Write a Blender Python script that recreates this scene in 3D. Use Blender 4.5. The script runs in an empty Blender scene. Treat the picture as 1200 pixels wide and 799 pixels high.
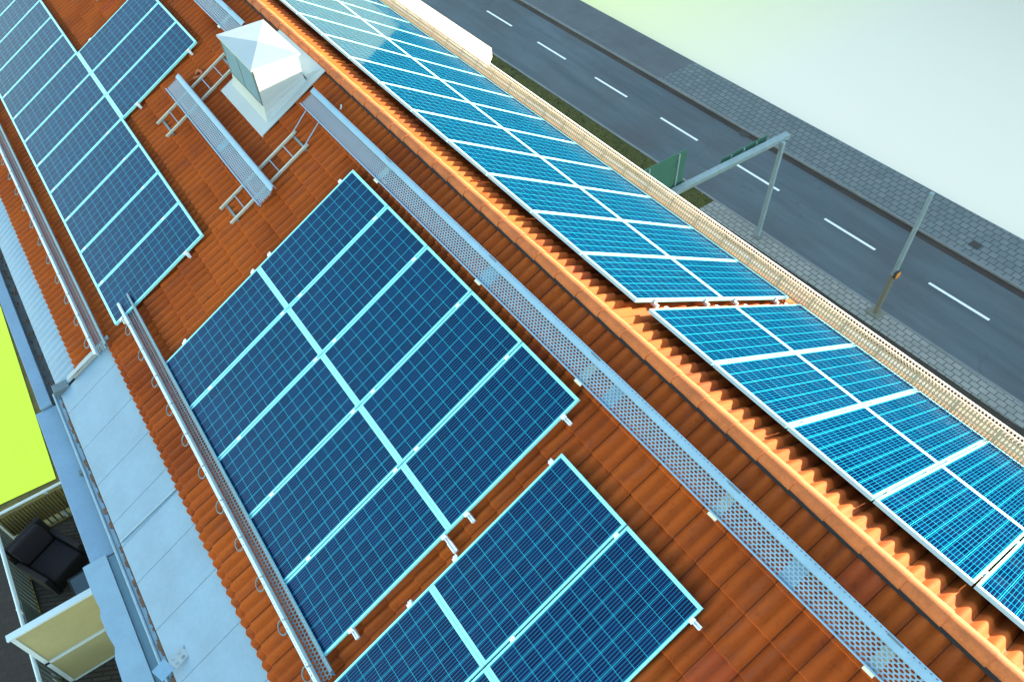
import bpy, math, random
from mathutils import Matrix, Vector
random.seed(7)
SC = bpy.context.scene
COL = SC.collection
rad = math.radians

# ------------------------------------------------------------------ frames
AL, AR = rad(27.614), rad(31.534)          # pitch of the courtyard slope / street slope
GZ = -19.7                                  # street level (ridge is about z = 0)
FL = Matrix(((math.cos(AL), 0, math.sin(AL), 0), (0, 1, 0, 0), (-math.sin(AL), 0, math.cos(AL), 0), (0, 0, 0, 1)))
FR = Matrix(((-math.cos(AR), 0, -math.sin(AR), 0), (0, -1, 0, 0), (-math.sin(AR), 0, math.cos(AR), 0.1), (0, 0, 0, 1)))
# local frames: x = distance down the slope (v), y = along the ridge, z = height above the panel glass plane
T = Matrix.Translation
CAM_R = ((-0.81124337, 0.58368378, -0.03460408), (0.45894483, 0.59896912, -0.65620549), (-0.36228973, -0.54822371, -0.75378838))
CAM_C = (3.93053373, 8.6855918, 6.06788885)
FPX = 890.1857

def project(P):
    d = [P[i] - CAM_C[i] for i in range(3)]
    c = [sum(CAM_R[r][i] * d[i] for i in range(3)) for r in range(3)]
    if c[2] <= 0.1: return (-9999, -9999)
    return (600 + FPX * c[0] / c[2], 399.5 + FPX * c[1] / c[2])

# ------------------------------------------------------------------ node helpers
class NT:
    def __init__(s, mat):
        s.t = mat.node_tree; s.n = s.t.nodes; s.l = s.t.links
    def new(s, t, **k):
        n = s.n.new(t)
        for a, b in k.items(): setattr(n, a, b)
        return n
    def put(s, sock, v):
        if hasattr(v, 'is_output') or isinstance(v, bpy.types.NodeSocket): s.l.new(v, sock)
        else: sock.default_value = v
    def m(s, op, a, b=None, c=None):
        n = s.new('ShaderNodeMath', operation=op)
        s.put(n.inputs[0], a)
        if b is not None: s.put(n.inputs[1], b)
        if c is not None: s.put(n.inputs[2], c)
        return n.outputs[0]
    def coords(s):
        tc = s.new('ShaderNodeTexCoord'); sp = s.new('ShaderNodeSeparateXYZ')
        s.l.new(tc.outputs['Object'], sp.inputs[0])
        return tc.outputs['Object'], sp.outputs[0], sp.outputs[1], sp.outputs[2]
    def mix(s, f, a, b, blend='MIX'):
        n = s.new('ShaderNodeMix', data_type='RGBA', blend_type=blend)
        s.put(n.inputs[0], f); s.put(n.inputs[6], a); s.put(n.inputs[7], b)
        return n.outputs[2]
    def noise(s, vec, scale, detail=4, rough=0.55, stretch=None):
        if stretch:
            mp = s.new('ShaderNodeMapping'); mp.inputs['Scale'].default_value = stretch
            s.l.new(vec, mp.inputs[0]); vec = mp.outputs[0]
        n = s.new('ShaderNodeTexNoise'); n.inputs['Scale'].default_value = scale
        n.inputs['Detail'].default_value = detail; n.inputs['Roughness'].default_value = rough
        s.l.new(vec, n.inputs['Vector'])
        return n.outputs['Fac']
    def ramp(s, f, a, b, lo=0.0, hi=1.0):
        n = s.new('ShaderNodeMapRange'); s.put(n.inputs[0], f)
        n.inputs[1].default_value = a; n.inputs[2].default_value = b
        n.inputs[3].default_value = lo; n.inputs[4].default_value = hi
        return n.outputs[0]
    def bump(s, h, strength, dist, bsdf):
        b = s.new('ShaderNodeBump'); b.inputs['Strength'].default_value = strength
        b.inputs['Distance'].default_value = dist
        s.put(b.inputs['Height'], h); s.l.new(b.outputs[0], bsdf.inputs['Normal'])

def c4(c): return (c[0], c[1], c[2], 1.0)
def sc(c, k): return (c[0] * k, c[1] * k, c[2] * k, 1.0)

def mat(name, col, rough=0.6, metal=0.0, var=0.0, vscale=3.0, bump=0.0, bscale=40.0, spec=0.5, stretch=None):
    m = bpy.data.materials.new(name); m.use_nodes = True
    s = NT(m); b = s.n['Principled BSDF']
    b.inputs['Roughness'].default_value = rough; b.inputs['Metallic'].default_value = metal
    b.inputs['Specular IOR Level'].default_value = spec
    b.inputs['Base Color'].default_value = c4(col)
    if var or bump:
        o, x, y, z = s.coords()
        if var:
            f = s.ramp(s.noise(o, vscale, 5, 0.6, stretch), 0.3, 0.7)
            g = s.ramp(s.noise(o, vscale * 9, 4, 0.6, stretch), 0.3, 0.7)
            f = s.m('ADD', s.m('MULTIPLY', f, 0.65), s.m('MULTIPLY', g, 0.35))
            s.l.new(s.mix(f, sc(col, 1 - var), sc(col, 1 + var)), b.inputs['Base Color'])
        if bump: s.bump(s.noise(o, bscale, 4), bump, 0.01, b)
    return m

# ------------------------------------------------------------------ materials
def tile_mat():
    m = bpy.data.materials.new('terracotta_tile'); m.use_nodes = True
    s = NT(m); b = s.n['Principled BSDF']; o, x, y, z = s.coords()
    iu = s.m('FLOOR', s.m('DIVIDE', s.m('SUBTRACT', y, 0.15), 0.30)); iv = s.m('FLOOR', s.m('DIVIDE', s.m('SUBTRACT', x, 0.75), 0.385))
    cb = s.new('ShaderNodeCombineXYZ'); s.l.new(iu, cb.inputs[0]); s.l.new(iv, cb.inputs[1])
    wn = s.new('ShaderNodeTexWhiteNoise', noise_dimensions='2D'); s.l.new(cb.outputs[0], wn.inputs[0])
    big = s.ramp(s.noise(o, 0.45, 3), 0.35, 0.68)
    c = s.mix(s.ramp(wn.outputs[0], 0, 1), (0.205, 0.036, 0.005, 1), (0.29, 0.056, 0.007, 1))
    c = s.mix(s.m('MULTIPLY', big, 0.5), c, (0.46, 0.105, 0.012, 1))
    # a few newer, redder tiles
    red = s.m('GREATER_THAN', wn.outputs[0], 0.985)
    c = s.mix(s.m('MULTIPLY', red, 0.5), c, (0.27, 0.042, 0.018, 1))
    # greyish streaks that run down the slope
    st = s.ramp(s.noise(o, 5.0, 5, 0.6, (0.5, 2.6, 1)), 0.5, 0.78)
    c = s.mix(s.m('MULTIPLY', st, 0.55), c, (0.15, 0.048, 0.028, 1))
    dk = s.ramp(s.noise(o, 14.0, 6, 0.7), 0.55, 0.8)
    c = s.mix(s.m('MULTIPLY', dk, 0.6), c, (0.085, 0.014, 0.003, 1))
    lt = s.ramp(s.noise(o, 60.0, 2, 0.7), 0.70, 0.80)
    c = s.mix(s.m('MULTIPLY', lt, 0.55), c, (0.24, 0.16, 0.10, 1))
    # dark interlock line between neighbouring tiles
    fu = s.m('FRACT', s.m('DIVIDE', y, 0.30))
    ln = s.m('LESS_THAN', s.m('ABSOLUTE', s.m('SUBTRACT', fu, 0.5)), 0.02)
    c = s.mix(s.m('MULTIPLY', ln, 0.75), c, (0.06, 0.016, 0.006, 1))
    s.l.new(c, b.inputs['Base Color'])
    b.inputs['Roughness'].default_value = 0.8; b.inputs['Specular IOR Level'].default_value = 0.15
    s.bump(s.noise(o, 120.0, 4, 0.7), 0.35, 0.004, b)
    return m

PH, PW = 1.9273, 1.0
def cell_mat():
    m = bpy.data.materials.new('solar_cells'); m.use_nodes = True
    s = NT(m); b = s.n['Principled BSDF']; o, x, y, z = s.coords()
    bd = 0.028
    px, py = (PH - 2 * bd) / 12, (PW - 2 * bd) / 6
    cx = s.m('DIVIDE', s.m('SUBTRACT', x, bd), px); cy = s.m('DIVIDE', s.m('SUBTRACT', y, bd), py)
    fx, fy = s.m('FRACT', cx), s.m('FRACT', cy)
    def edge(f, w):   # 1 close to cell borders
        return s.m('GREATER_THAN', s.m('ABSOLUTE', s.m('SUBTRACT', f, 0.5)), 0.5 - w)
    gx = edge(fx, 0.012); gy = edge(fy, 0.016)
    bb = s.m('FRACT', s.m('MULTIPLY', fy, 5.0))
    bus = s.m('LESS_THAN', s.m('ABSOLUTE', s.m('SUBTRACT', bb, 0.5)), 0.105)
    cb = s.new('ShaderNodeCombineXYZ'); s.l.new(s.m('FLOOR', cx), cb.inputs[0]); s.l.new(s.m('FLOOR', cy), cb.inputs[1])
    oi = s.new('ShaderNodeObjectInfo'); s.l.new(s.m('MULTIPLY', oi.outputs['Random'], 91.0), cb.inputs[2])
    wn = s.new('ShaderNodeTexWhiteNoise', noise_dimensions='3D'); s.l.new(cb.outputs[0], wn.inputs[0])
    base = s.mix(wn.outputs[0], (0.0004, 0.006, 0.032, 1), (0.0008, 0.013, 0.054, 1))
    c = s.mix(bus, base, (0.002, 0.112, 0.25, 1))
    g = s.m('MAXIMUM', gx, gy)
    c = s.mix(g, c, (0.015, 0.38, 0.50, 1))
    # thin dust, and rain streaks that gather along the lower frame
    du = s.m('MULTIPLY', s.ramp(s.noise(o, 3.5, 5, 0.65), 0.45, 0.85), s.ramp(oi.outputs['Random'], 0, 1, 0.0, 0.035))
    c = s.mix(du, c, (0.30, 0.34, 0.33, 1))
    dr = s.m('GREATER_THAN', s.noise(o, 9.0, 1, 0.4), 0.86)
    c = s.mix(s.m('MULTIPLY', dr, 0.5), c, (0.5, 0.55, 0.55, 1))
    s.l.new(c, b.inputs['Base Color'])
    b.inputs['Roughness'].default_value = 0.4
    b.inputs['Specular IOR Level'].default_value = 0.0
    b.inputs['Coat Weight'].default_value = 0.34; b.inputs['Coat Roughness'].default_value = 0.04
    b.inputs['Coat IOR'].default_value = 1.5
    return m

def asphalt_mat():
    m = bpy.data.materials.new('asphalt'); m.use_nodes = True
    s = NT(m); b = s.n['Principled BSDF']; o, x, y, z = s.coords()
    c = s.mix(s.ramp(s.noise(o, 1.3, 5, 0.6, (1.0, 0.10, 1)), 0.3, 0.7), (0.046, 0.070, 0.084, 1), (0.082, 0.114, 0.130, 1))
    c = s.mix(s.m('MULTIPLY', s.ramp(s.noise(o, 0.25, 3), 0.45, 0.7), 0.5), c, (0.060, 0.058, 0.056, 1))
    c = s.mix(s.m('MULTIPLY', s.ramp(s.noise(o, 38.0, 3, 0.8), 0.45, 0.75), 0.4), c, (0.13, 0.13, 0.125, 1))
    vo = s.new('ShaderNodeTexVoronoi', feature='DISTANCE_TO_EDGE'); vo.inputs['Scale'].default_value = 0.16
    nz = s.new('ShaderNodeTexNoise'); nz.inputs['Scale'].default_value = 0.8; nz.inputs['Detail'].default_value = 5; s.l.new(o, nz.inputs['Vector'])
    vm = s.new('ShaderNodeVectorMath', operation='MULTIPLY_ADD'); s.l.new(nz.outputs['Color'], vm.inputs[0]); vm.inputs[1].default_value = (2.2, 2.2, 0); s.l.new(o, vm.inputs[2])
    s.l.new(vm.outputs[0], vo.inputs['Vector'])
    ck = s.m('MULTIPLY', s.m('LESS_THAN', vo.outputs['Distance'], 0.004), s.m('GREATER_THAN', s.noise(o, 0.09, 2), 0.52))
    c = s.mix(s.m('MULTIPLY', ck, 0.22), c, (0.025, 0.028, 0.03, 1))
    s.l.new(c, b.inputs['Base Color']); b.inputs['Roughness'].default_value = 0.85
    return m

def slab_mat(name, a, b_, w, h, rot=0.0, mortar=(0.04, 0.042, 0.04), ms=0.02):
    m = bpy.data.materials.new(name); m.use_nodes = True
    s = NT(m); b = s.n['Principled BSDF']; o, x, y, z = s.coords()
    mp = s.new('ShaderNodeMapping'); mp.inputs['Rotation'].default_value = (0, 0, rot); s.l.new(o, mp.inputs[0])
    br = s.new('ShaderNodeTexBrick'); s.l.new(mp.outputs[0], br.inputs['Vector'])
    br.inputs['Color1'].default_value = c4(a); br.inputs['Color2'].default_value = c4(b_)
    br.inputs['Mortar'].default_value = c4(mortar)
    br.inputs['Scale'].default_value = 1.0; br.inputs['Mortar Size'].default_value = ms
    br.inputs['Brick Width'].default_value = w; br.inputs['Row Height'].default_value = h
    f = s.ramp(s.noise(o, 1.1, 5), 0.35, 0.7)
    c = s.mix(s.m('MULTIPLY', f, 0.35), br.outputs['Color'], sc(a, 0.6))
    s.l.new(c, b.inputs['Base Color']); b.inputs['Roughness'].default_value = 0.85
    return m

def pale_mat():
    m = bpy.data.materials.new('pale_ground'); m.use_nodes = True
    s = NT(m); b = s.n['Principled BSDF']; o, x, y, z = s.coords()
    f = s.ramp(y, -37.0, -17.0)
    s.l.new(s.mix(f, (0.82, 0.79, 0.34, 1), (0.80, 0.72, 0.57, 1)), b.inputs['Base Color'])
    b.inputs['Roughness'].default_value = 0.9
    return m

def grass_mat():
    m = bpy.data.materials.new('verge_grass'); m.use_nodes = True
    s = NT(m); b = s.n['Principled BSDF']; o, x, y, z = s.coords()
    c = s.mix(s.ramp(s.noise(o, 2.0, 6, 0.7), 0.3, 0.7), (0.035, 0.042, 0.006, 1), (0.075, 0.078, 0.012, 1))
    c = s.mix(s.m('MULTIPLY', s.ramp(s.noise(o, 0.9, 4), 0.58, 0.75), 0.7), c, (0.10, 0.065, 0.03, 1))
    s.l.new(c, b.inputs['Base Color']); b.inputs['Roughness'].default_value = 0.95
    return m

M = {
 'tile': tile_mat(), 'cells': cell_mat(), 'asphalt': asphalt_mat(), 'pale': pale_mat(), 'grass': grass_mat(),
 'ridge': mat('ridge_clay', (0.40, 0.105, 0.024), 0.85, var=0.34, vscale=4, bump=0.3, bscale=120),
 'alu': mat('anodised_frame', (0.26, 0.74, 0.78), 0.35, 0.0, var=0.05, vscale=6),
 'rail': mat('rail_aluminium', (0.72, 0.78, 0.80), 0.4, 0.25, var=0.08, vscale=8),
 'galv': mat('galvanised_steel', (0.185, 0.305, 0.38), 0.5, 0.1, var=0.16, vscale=7),
 'galvp': mat('pale_galvanised_steel', (0.19, 0.335, 0.44), 0.45, 0.1, var=0.10, vscale=7),
 'galvd': mat('weathered_steel', (0.11, 0.16, 0.18), 0.55, 0.2, var=0.2, vscale=9),
 'beam': mat('beam_steel', (0.18, 0.265, 0.28), 0.55, 0.1, var=0.2, vscale=3),
 'ladder': mat('ladder_steel', (0.36, 0.39, 0.34), 0.5, 0.1, var=0.15, vscale=7),
 'ledge': mat('ledge_sheet', (0.20, 0.32, 0.40), 0.55, 0.0, var=0.10, vscale=3),
 'lip': mat('bright_zinc', (0.50, 0.62, 0.66), 0.5, 0.0, var=0.08, vscale=7),
 'tan': mat('sun_tinted_steel', (0.60, 0.385, 0.22), 0.6, 0.0, var=0.12, vscale=7),  # warm bounced sunlight put into the steel's colour
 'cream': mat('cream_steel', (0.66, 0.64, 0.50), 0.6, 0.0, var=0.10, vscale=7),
 'sheet': mat('painted_sheet', (0.31, 0.37, 0.39), 0.6, 0.0, var=0.06, vscale=2.5),
 'vent': mat('vent_sheet', (0.12, 0.23, 0.29), 0.5, 0.1, var=0.1, vscale=8),
 'eave': mat('eave_sheet', (0.155, 0.27, 0.37), 0.6, 0.0, var=0.13, vscale=2.0, bump=0.12, bscale=6),
 'black': mat('dark_gap_shade', (0.012, 0.010, 0.009), 0.9),
 'seam': mat('seam_dark', (0.16, 0.22, 0.25), 0.8),
 'moss': mat('gutter_debris', (0.16, 0.085, 0.045), 0.95, var=0.5, vscale=14, bump=0.8, bscale=60),
 'gutd': mat('gutter_inside', (0.07, 0.085, 0.085), 0.8, var=0.4, vscale=5),
 'wall': mat('render_wall', (0.52, 0.50, 0.45), 0.9, var=0.08, vscale=1.5),
 'plaster': mat('cream_render', (0.74, 0.70, 0.58), 0.9, var=0.06, vscale=1.5),
 'lawn': mat('lime_lawn', (0.70, 0.93, 0.055), 0.95, var=0.02, vscale=0.6),
 'plank': slab_mat('olive_boards', (0.15, 0.125, 0.03), (0.10, 0.085, 0.025), 0.9, 0.16, 0.0, (0.05, 0.04, 0.012), 0.012),
 'dpave': slab_mat('dark_paving', (0.022, 0.017, 0.015), (0.032, 0.024, 0.020), 0.28, 0.28, 0.3, (0.012, 0.010, 0.009), 0.012),
 'slabs': slab_mat('pavement_slabs', (0.20, 0.225, 0.205), (0.25, 0.265, 0.245), 0.40, 0.30, rad(90.7), (0.062, 0.068, 0.066), 0.022),
 'slabf': slab_mat('far_slabs', (0.112, 0.146, 0.148), (0.150, 0.178, 0.176), 0.42, 0.42, rad(91), (0.05, 0.056, 0.056), 0.026),
 'smooth': mat('smooth_paving', (0.088, 0.100, 0.105), 0.85, var=0.22, vscale=0.8),
 'kerb': mat('granite_kerb', (0.15, 0.17, 0.17), 0.8, var=0.2, vscale=1.5),
 'dirt': mat('gutter_dirt', (0.034, 0.026, 0.020), 0.95, var=0.5, vscale=1.4, stretch=(1, 0.3, 1)),
 'soil': mat('dark_soil', (0.030, 0.026, 0.018), 0.95, var=0.3, vscale=2),
 'paint': mat('road_paint', (0.72, 0.76, 0.76), 0.7, var=0.10, vscale=4),
 'steelpost': mat('post_steel', (0.20, 0.30, 0.345), 0.5, 0.1, var=0.16, vscale=2.5),
 'postlow': mat('post_base_paint', (0.14, 0.15, 0.12), 0.7, var=0.2, vscale=3),
 'sign': mat('green_sign_back', (0.030, 0.125, 0.090), 0.6, var=0.10, vscale=3),
 'amber': mat('amber_lens', (0.50, 0.20, 0.02), 0.4),
 'iron': mat('cast_iron', (0.030, 0.028, 0.025), 0.7),
 'wicker': mat('dark_wicker', (0.004, 0.003, 0.004), 0.8, var=0.3, vscale=30, bump=0.5, bscale=90),
 'cushion': mat('plum_cushion', (0.0055, 0.004, 0.008), 0.9, var=0.2, vscale=9),
 'tglass': mat('table_glass', (0.020, 0.055, 0.075), 0.15),
 'deck': slab_mat('deck_tiles', (0.060, 0.050, 0.034), (0.035, 0.032, 0.026), 0.30, 0.075, 0.5, (0.012, 0.011, 0.009), 0.012),
 'railw': mat('white_rail', (0.50, 0.62, 0.66), 0.45, var=0.05),
 'screen': mat('frosted_pane', (0.34, 0.33, 0.17), 0.5, var=0.10, vscale=3),
 'bal': mat('baluster_grey', (0.060, 0.085, 0.085), 0.6),
 'terra': mat('terracotta_ring', (0.36, 0.10, 0.035), 0.8),
 'glassd': mat('window_glass', (0.03, 0.04, 0.05), 0.08),
 'brick': mat('far_brick', (0.05, 0.05, 0.05), 0.9, var=0.2, vscale=2),
}

# ------------------------------------------------------------------ geometry helpers
class G:
    def __init__(s): s.v = []; s.f = []; s.smooth = False
    def quad(s, a, b, c, d):
        i = len(s.v); s.v += [tuple(a), tuple(b), tuple(c), tuple(d)]; s.f.append((i, i + 1, i + 2, i + 3)); return s
    def box(s, x0, x1, y0, y1, z0, z1, m=None):
        P = [(x0, y0, z0), (x1, y0, z0), (x1, y1, z0), (x0, y1, z0), (x0, y0, z1), (x1, y0, z1), (x1, y1, z1), (x0, y1, z1)]
        return s.hexa(P, m)
    def hexa(s, P, m=None):
        if m is not None: P = [tuple(m @ Vector(q)) for q in P]
        i = len(s.v); s.v += [tuple(q) for q in P]
        for f in ((0, 3, 2, 1), (4, 5, 6, 7), (0, 1, 5, 4), (1, 2, 6, 5), (2, 3, 7, 6), (3, 0, 4, 7)): s.f.append(tuple(i + k for k in f))
        return s
    def beam(s, a, b, w, h, up=(0, 0, 1)):
        a, b = Vector(a), Vector(b); d = (b - a).normalized(); u = Vector(up)
        if abs(d.dot(u)) > 0.98: u = Vector((1, 0, 0))
        r = d.cross(u).normalized(); u = r.cross(d).normalized()
        P = [a - r * w / 2 - u * h / 2, b - r * w / 2 - u * h / 2, b + r * w / 2 - u * h / 2, a + r * w / 2 - u * h / 2,
             a - r * w / 2 + u * h / 2, b - r * w / 2 + u * h / 2, b + r * w / 2 + u * h / 2, a + r * w / 2 + u * h / 2]
        return s.hexa(P)
    def tube(s, pts, r, n=8, caps=True):
        pts = [Vector(q) for q in pts]; base = len(s.v); rr = r if isinstance(r, (list, tuple)) else [r] * len(pts)
        for k, q in enumerate(pts):
            d = (pts[min(k + 1, len(pts) - 1)] - pts[max(k - 1, 0)]).normalized()
            u = Vector((0, 0, 1)) if abs(d.z) < 0.9 else Vector((1, 0, 0))
            a = d.cross(u).normalized(); b = a.cross(d).normalized()
            for j in range(n):
                t = 2 * math.pi * j / n; s.v.append(tuple(q + (a * math.cos(t) + b * math.sin(t)) * rr[k]))
        for k in range(len(pts) - 1):
            for j in range(n):
                s.f.append((base + k * n + j, base + k * n + (j + 1) % n, base + (k + 1) * n + (j + 1) % n, base + (k + 1) * n + j))
        if caps:
            s.f.append(tuple(base + j for j in range(n))[::-1]); s.f.append(tuple(base + (len(pts) - 1) * n + j for j in range(n)))
        return s
    def perf(s, org, ax, ay, nx, ny, cx, cy, hw, hh, stagger=True, n=8):
        """sheet of nx*ny cells with a real hole in each cell"""
        org, ax, ay = Vector(org), Vector(ax), Vector(ay)
        for j in range(ny):
            off = cx / 2 if (stagger and j % 2) else 0
            for i in range(nx):
                x0, y0 = i * cx + off, j * cy
                mx, my = x0 + cx / 2, y0 + cy / 2; b = len(s.v)
                outer = [(x0 + cx, my), (x0 + cx, y0 + cy), (mx, y0 + cy), (x0, y0 + cy), (x0, my), (x0, y0), (mx, y0), (x0 + cx, y0)]
                for q in outer: s.v.append(tuple(org + ax * q[0] + ay * q[1]))
                for k in range(8):
                    t = k * math.pi / 4; s.v.append(tuple(org + ax * (mx + hw * math.cos(t)) + ay * (my + hh * math.sin(t))))
                for k in range(8):
                    k2 = (k + 1) % 8; s.f.append((b + k, b + k2, b + 8 + k2, b + 8 + k))
        return s

WM = {}
def link(o, Mw, parent=None):
    COL.objects.link(o)
    if parent is not None:
        o.parent = parent; o.matrix_basis = WM[parent.name].inverted() @ Mw
    else: o.matrix_basis = Mw
    WM[o.name] = Mw.copy()
    return o
I4 = Matrix.Identity(4)
def obj(name, g, m, parent=None, Mw=None, smooth=False, solid=0.0, bevel=0.0):
    me = bpy.data.meshes.new(name); me.from_pydata(g.v, [], g.f); me.materials.append(M[m]); me.update()
    if smooth:
        for p in me.polygons: p.use_smooth = True
        me.set_sharp_from_angle(angle=rad(38))
    o = bpy.data.objects.new(name, me)
    if solid:
        md = o.modifiers.new('sheet', 'SOLIDIFY'); md.thickness = solid; md.offset = 0
    if bevel:
        md = o.modifiers.new('edge', 'BEVEL'); md.width = bevel; md.segments = 2; md.limit_method = 'ANGLE'
    if Mw is None:
        root = parent
        while root is not None and root.parent is not None: root = root.parent
        Mw = I4 if parent is None or root.name == 'apartment_building' else WM[parent.name]
    return link(o, Mw, parent)
def tag(o, label=None, cat=None, group=None, kind=None):
    if label: o['label'] = label
    if cat: o['category'] = cat
    if group: o['group'] = group
    if kind: o['kind'] = kind
    return o
def thing(name, label, cat, Mw, group=None):
    o = bpy.data.objects.new(name, None); o.empty_display_size = 0.2
    link(o, Mw); return tag(o, label, cat, group)
def structure(name, g, m, **k): return tag(obj(name, g, m, **k), kind='structure')
def copy_thing(src, Mw, label):
    r = src.copy(); COL.objects.link(r); r.matrix_basis = Mw; WM[r.name] = Mw.copy(); r['label'] = label
    for ch in list(src.children):
        c = ch.copy(); COL.objects.link(c); c.parent = r; c.matrix_basis = ch.matrix_basis.copy()
        for gc in list(ch.children):
            d = gc.copy(); COL.objects.link(d); d.parent = c; d.matrix_basis = gc.matrix_basis.copy()
    return r
ORD = ['first', 'second', 'third', 'fourth', 'fifth', 'sixth', 'seventh', 'eighth', 'ninth', 'tenth', 'eleventh', 'twelfth', 'thirteenth',
       'fourteenth', 'fifteenth', 'sixteenth', 'seventeenth', 'eighteenth', 'nineteenth', 'twentieth', 'twenty-first', 'twenty-second']

# ------------------------------------------------------------------ the building
RX, RZ = -0.10, -0.0775                      # ridge line of the tiled surface
HL, HR = -0.115, -0.155                      # tile surface below the panel plane (left / right)
Y0, Y1 = -26.0, 13.0
bld = thing('apartment_building', 'large apartment building under an orange tiled gable roof covered in solar panels', 'building', T((0, -6, GZ)))

def tile_slope(name, F, vstart, vend, ya, yb, h0, ysign):
    g = G(); du = 0.30 / 16; n = int(round((yb - ya) / du)); P = 0.385
    rows = []; k = -3
    while True:
        a = 0.75 + k * P; b = a + P; k += 1
        if b <= vstart + 0.01: continue
        if a >= vend - 0.02: break
        a2, b2 = max(a, vstart), min(b, vend)
        f0, f1 = (a2 - a) / P, (b2 - a) / P
        rows.append((a2, 0.034 * f0, k)); rows.append((b2 - 0.012, 0.034 * f1, k)); rows.append((b2, 0.034 * f1 - 0.012, k))
        if b2 < vend - 0.01: rows.append((b2 + 0.0005, 0.0, k))
    prof = []
    for i in range(n + 1):
        u = ya + i * du; t = (u % 0.15) / 0.15; q = 0.5 - 0.5 * math.cos(2 * math.pi * t)
        hh = 0.050 * (q ** 0.8) - 0.027
        tt = (u % 0.30) / 0.30
        if abs(tt - 0.5) < 0.02: hh -= 0.012
        prof.append((u, hh))
    rnd = {}
    for (v, dh, kk) in rows:
        for (u, hh) in prof:
            key = (kk, int(math.floor((u - 0.15) / 0.30)))
            if key not in rnd: rnd[key] = (random.uniform(-0.0035, 0.0035), random.uniform(-0.004, 0.004))
            g.v.append((v + rnd[key][1], u * ysign, h0 + hh + dh - 0.012 + rnd[key][0]))
    W = n + 1
    for r in range(len(rows) - 1):
        for i in range(n):
            a = r * W + i
            q = (a, a + 1, a + W + 1, a + W)
            g.f.append(q[::-1] if ysign > 0 else q)
    o = obj(name, g, 'tile', bld, F, smooth=True)
    for p in o.data.polygons: pass
    return o
tile_slope('roof_slope', FL, 0.015, 5.47, Y0, Y1, HL, 1)['label'] = 'tiled roof slope facing the courtyard, in shade'
tile_slope('roof_slope', FL, 5.4705, 6.13, Y0, -1.5, HL - 0.02, 1)['label'] = 'lower courses of tiles above the corrugated eave strip'
tile_slope('roof_slope', FR, 0.10, 5.40, Y0, Y1, HR, -1)['label'] = 'tiled roof slope facing the street, in sun'

# ridge tiles
g = G(); y = Y0; k = 0; PR = 0.385
off = 0.02
while y < Y1:
    ya, yb = y + off, y + off + PR + 0.05; N = 12
    for (yy, s) in ((ya, 0.95), (ya + 0.02, 0.955), (yb, 1.05), (yb, 0.96)):
        for j in range(N + 1):
            t = math.pi * j / N; ct, st = math.cos(t), math.sin(t)
            x = 0.104 * s * math.copysign(abs(ct) ** 0.9, ct)
            lo = -0.040 if ct > 0 else -0.040 - 0.07 * abs(ct) ** 1.6
            g.v.append((RX + 0.010 + x - (0.0 if ct > 0 else 0.01 * abs(ct)), yy, RZ + lo + 0.090 * s * (st ** 0.80)))
    b = len(g.v) - 4 * (N + 1)
    for r in range(3):
        for j in range(N):
            a = b + r * (N + 1) + j; g.f.append((a, a + 1, a + N + 2, a + N + 1))
    y += PR; k += 1
obj('ridge_cap', g, 'ridge', bld, I4, smooth=True)
g = G()
for (s0, s1, F, h) in ((-0.05, 0.055, FL, HL), ):
    g.box(-0.06, 0.090, Y0, Y1, HL - 0.05, HL + 0.030)
obj('ridge_gap_strip', g, 'black', bld, FL)  # shade of the gap under the ridge tiles, put in as a black strip

# eave metal, courtyard side --------------------------------------------------
# corrugated strip (far part)
g = G(); du = 0.01875; n = int((-1.5 - Y0) / du)
for i in range(n + 1):
    u = Y0 + i * du; t = (u % 0.15) / 0.15; hh = 0.03 * (0.5 - 0.5 * math.cos(2 * math.pi * t))
    for (v, h, k) in ((6.02, HL - 0.055, 1.0), (6.25, HL - 0.062, 0.8), (6.45, HL - 0.07, 0.45), (6.60, HL - 0.08, 0.1)): g.v.append((v, u, h + hh * k))
for i in range(n):
    for j in range(3):
        a = i * 4 + j; g.f.append((a, a + 1, a + 5, a + 4))
obj('eave_flashing', g, 'eave', bld, FL, smooth=True)['label'] = 'corrugated pale metal eave strip'
# smooth sheet (near part) in separate lengths with seams
g = G(); sms = []; ys = [-1.47, -1.02, -0.20, 0.55, 1.30, 1.72, 2.35, 3.10, 3.9, 4.7, 5.6, 6.6, 7.6]
for a, b in zip(ys[:-1], ys[1:]):
    g.hexa([(5.36, a + .004, HL - 0.075), (6.585, a + .004, HL - 0.095), (6.585, b - .004, HL - 0.095), (5.36, b - .004, HL - 0.075),
            (5.36, a + .004, HL - 0.060), (6.585, a + .004, HL - 0.080), (6.585, b - .004, HL - 0.080), (5.36, b - .004, HL - 0.060)])
    sm = G(); sms.append(sm); sm.hexa([(5.36, b - .003, HL - 0.072), (6.58, b - .003, HL - 0.09), (6.58, b + .003, HL - 0.09), (5.36, b + .003, HL - 0.072),
             (5.36, b - .003, HL - 0.064), (6.58, b - .003, HL - 0.084), (6.58, b + .003, HL - 0.084), (5.36, b + .003, HL - 0.064)])
fl = obj('eave_flashing', g, 'eave', bld, FL); fl['label'] = 'smooth pale sheet metal along the eave'
for sm in sms: obj('seam', sm, 'seam', fl, FL)
g = G(); g.hexa([(5.30, 1.70, HL - .055), (6.57, 1.63, HL - .075), (6.57, 1.655, HL - .075), (5.30, 1.725, HL - .055), (5.30, 1.70, HL - .035), (6.57, 1.63, HL - .055), (6.57, 1.655, HL - .055), (5.30, 1.725, HL - .035)])
obj('standing_seam', g, 'galv', fl, FL)
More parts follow.
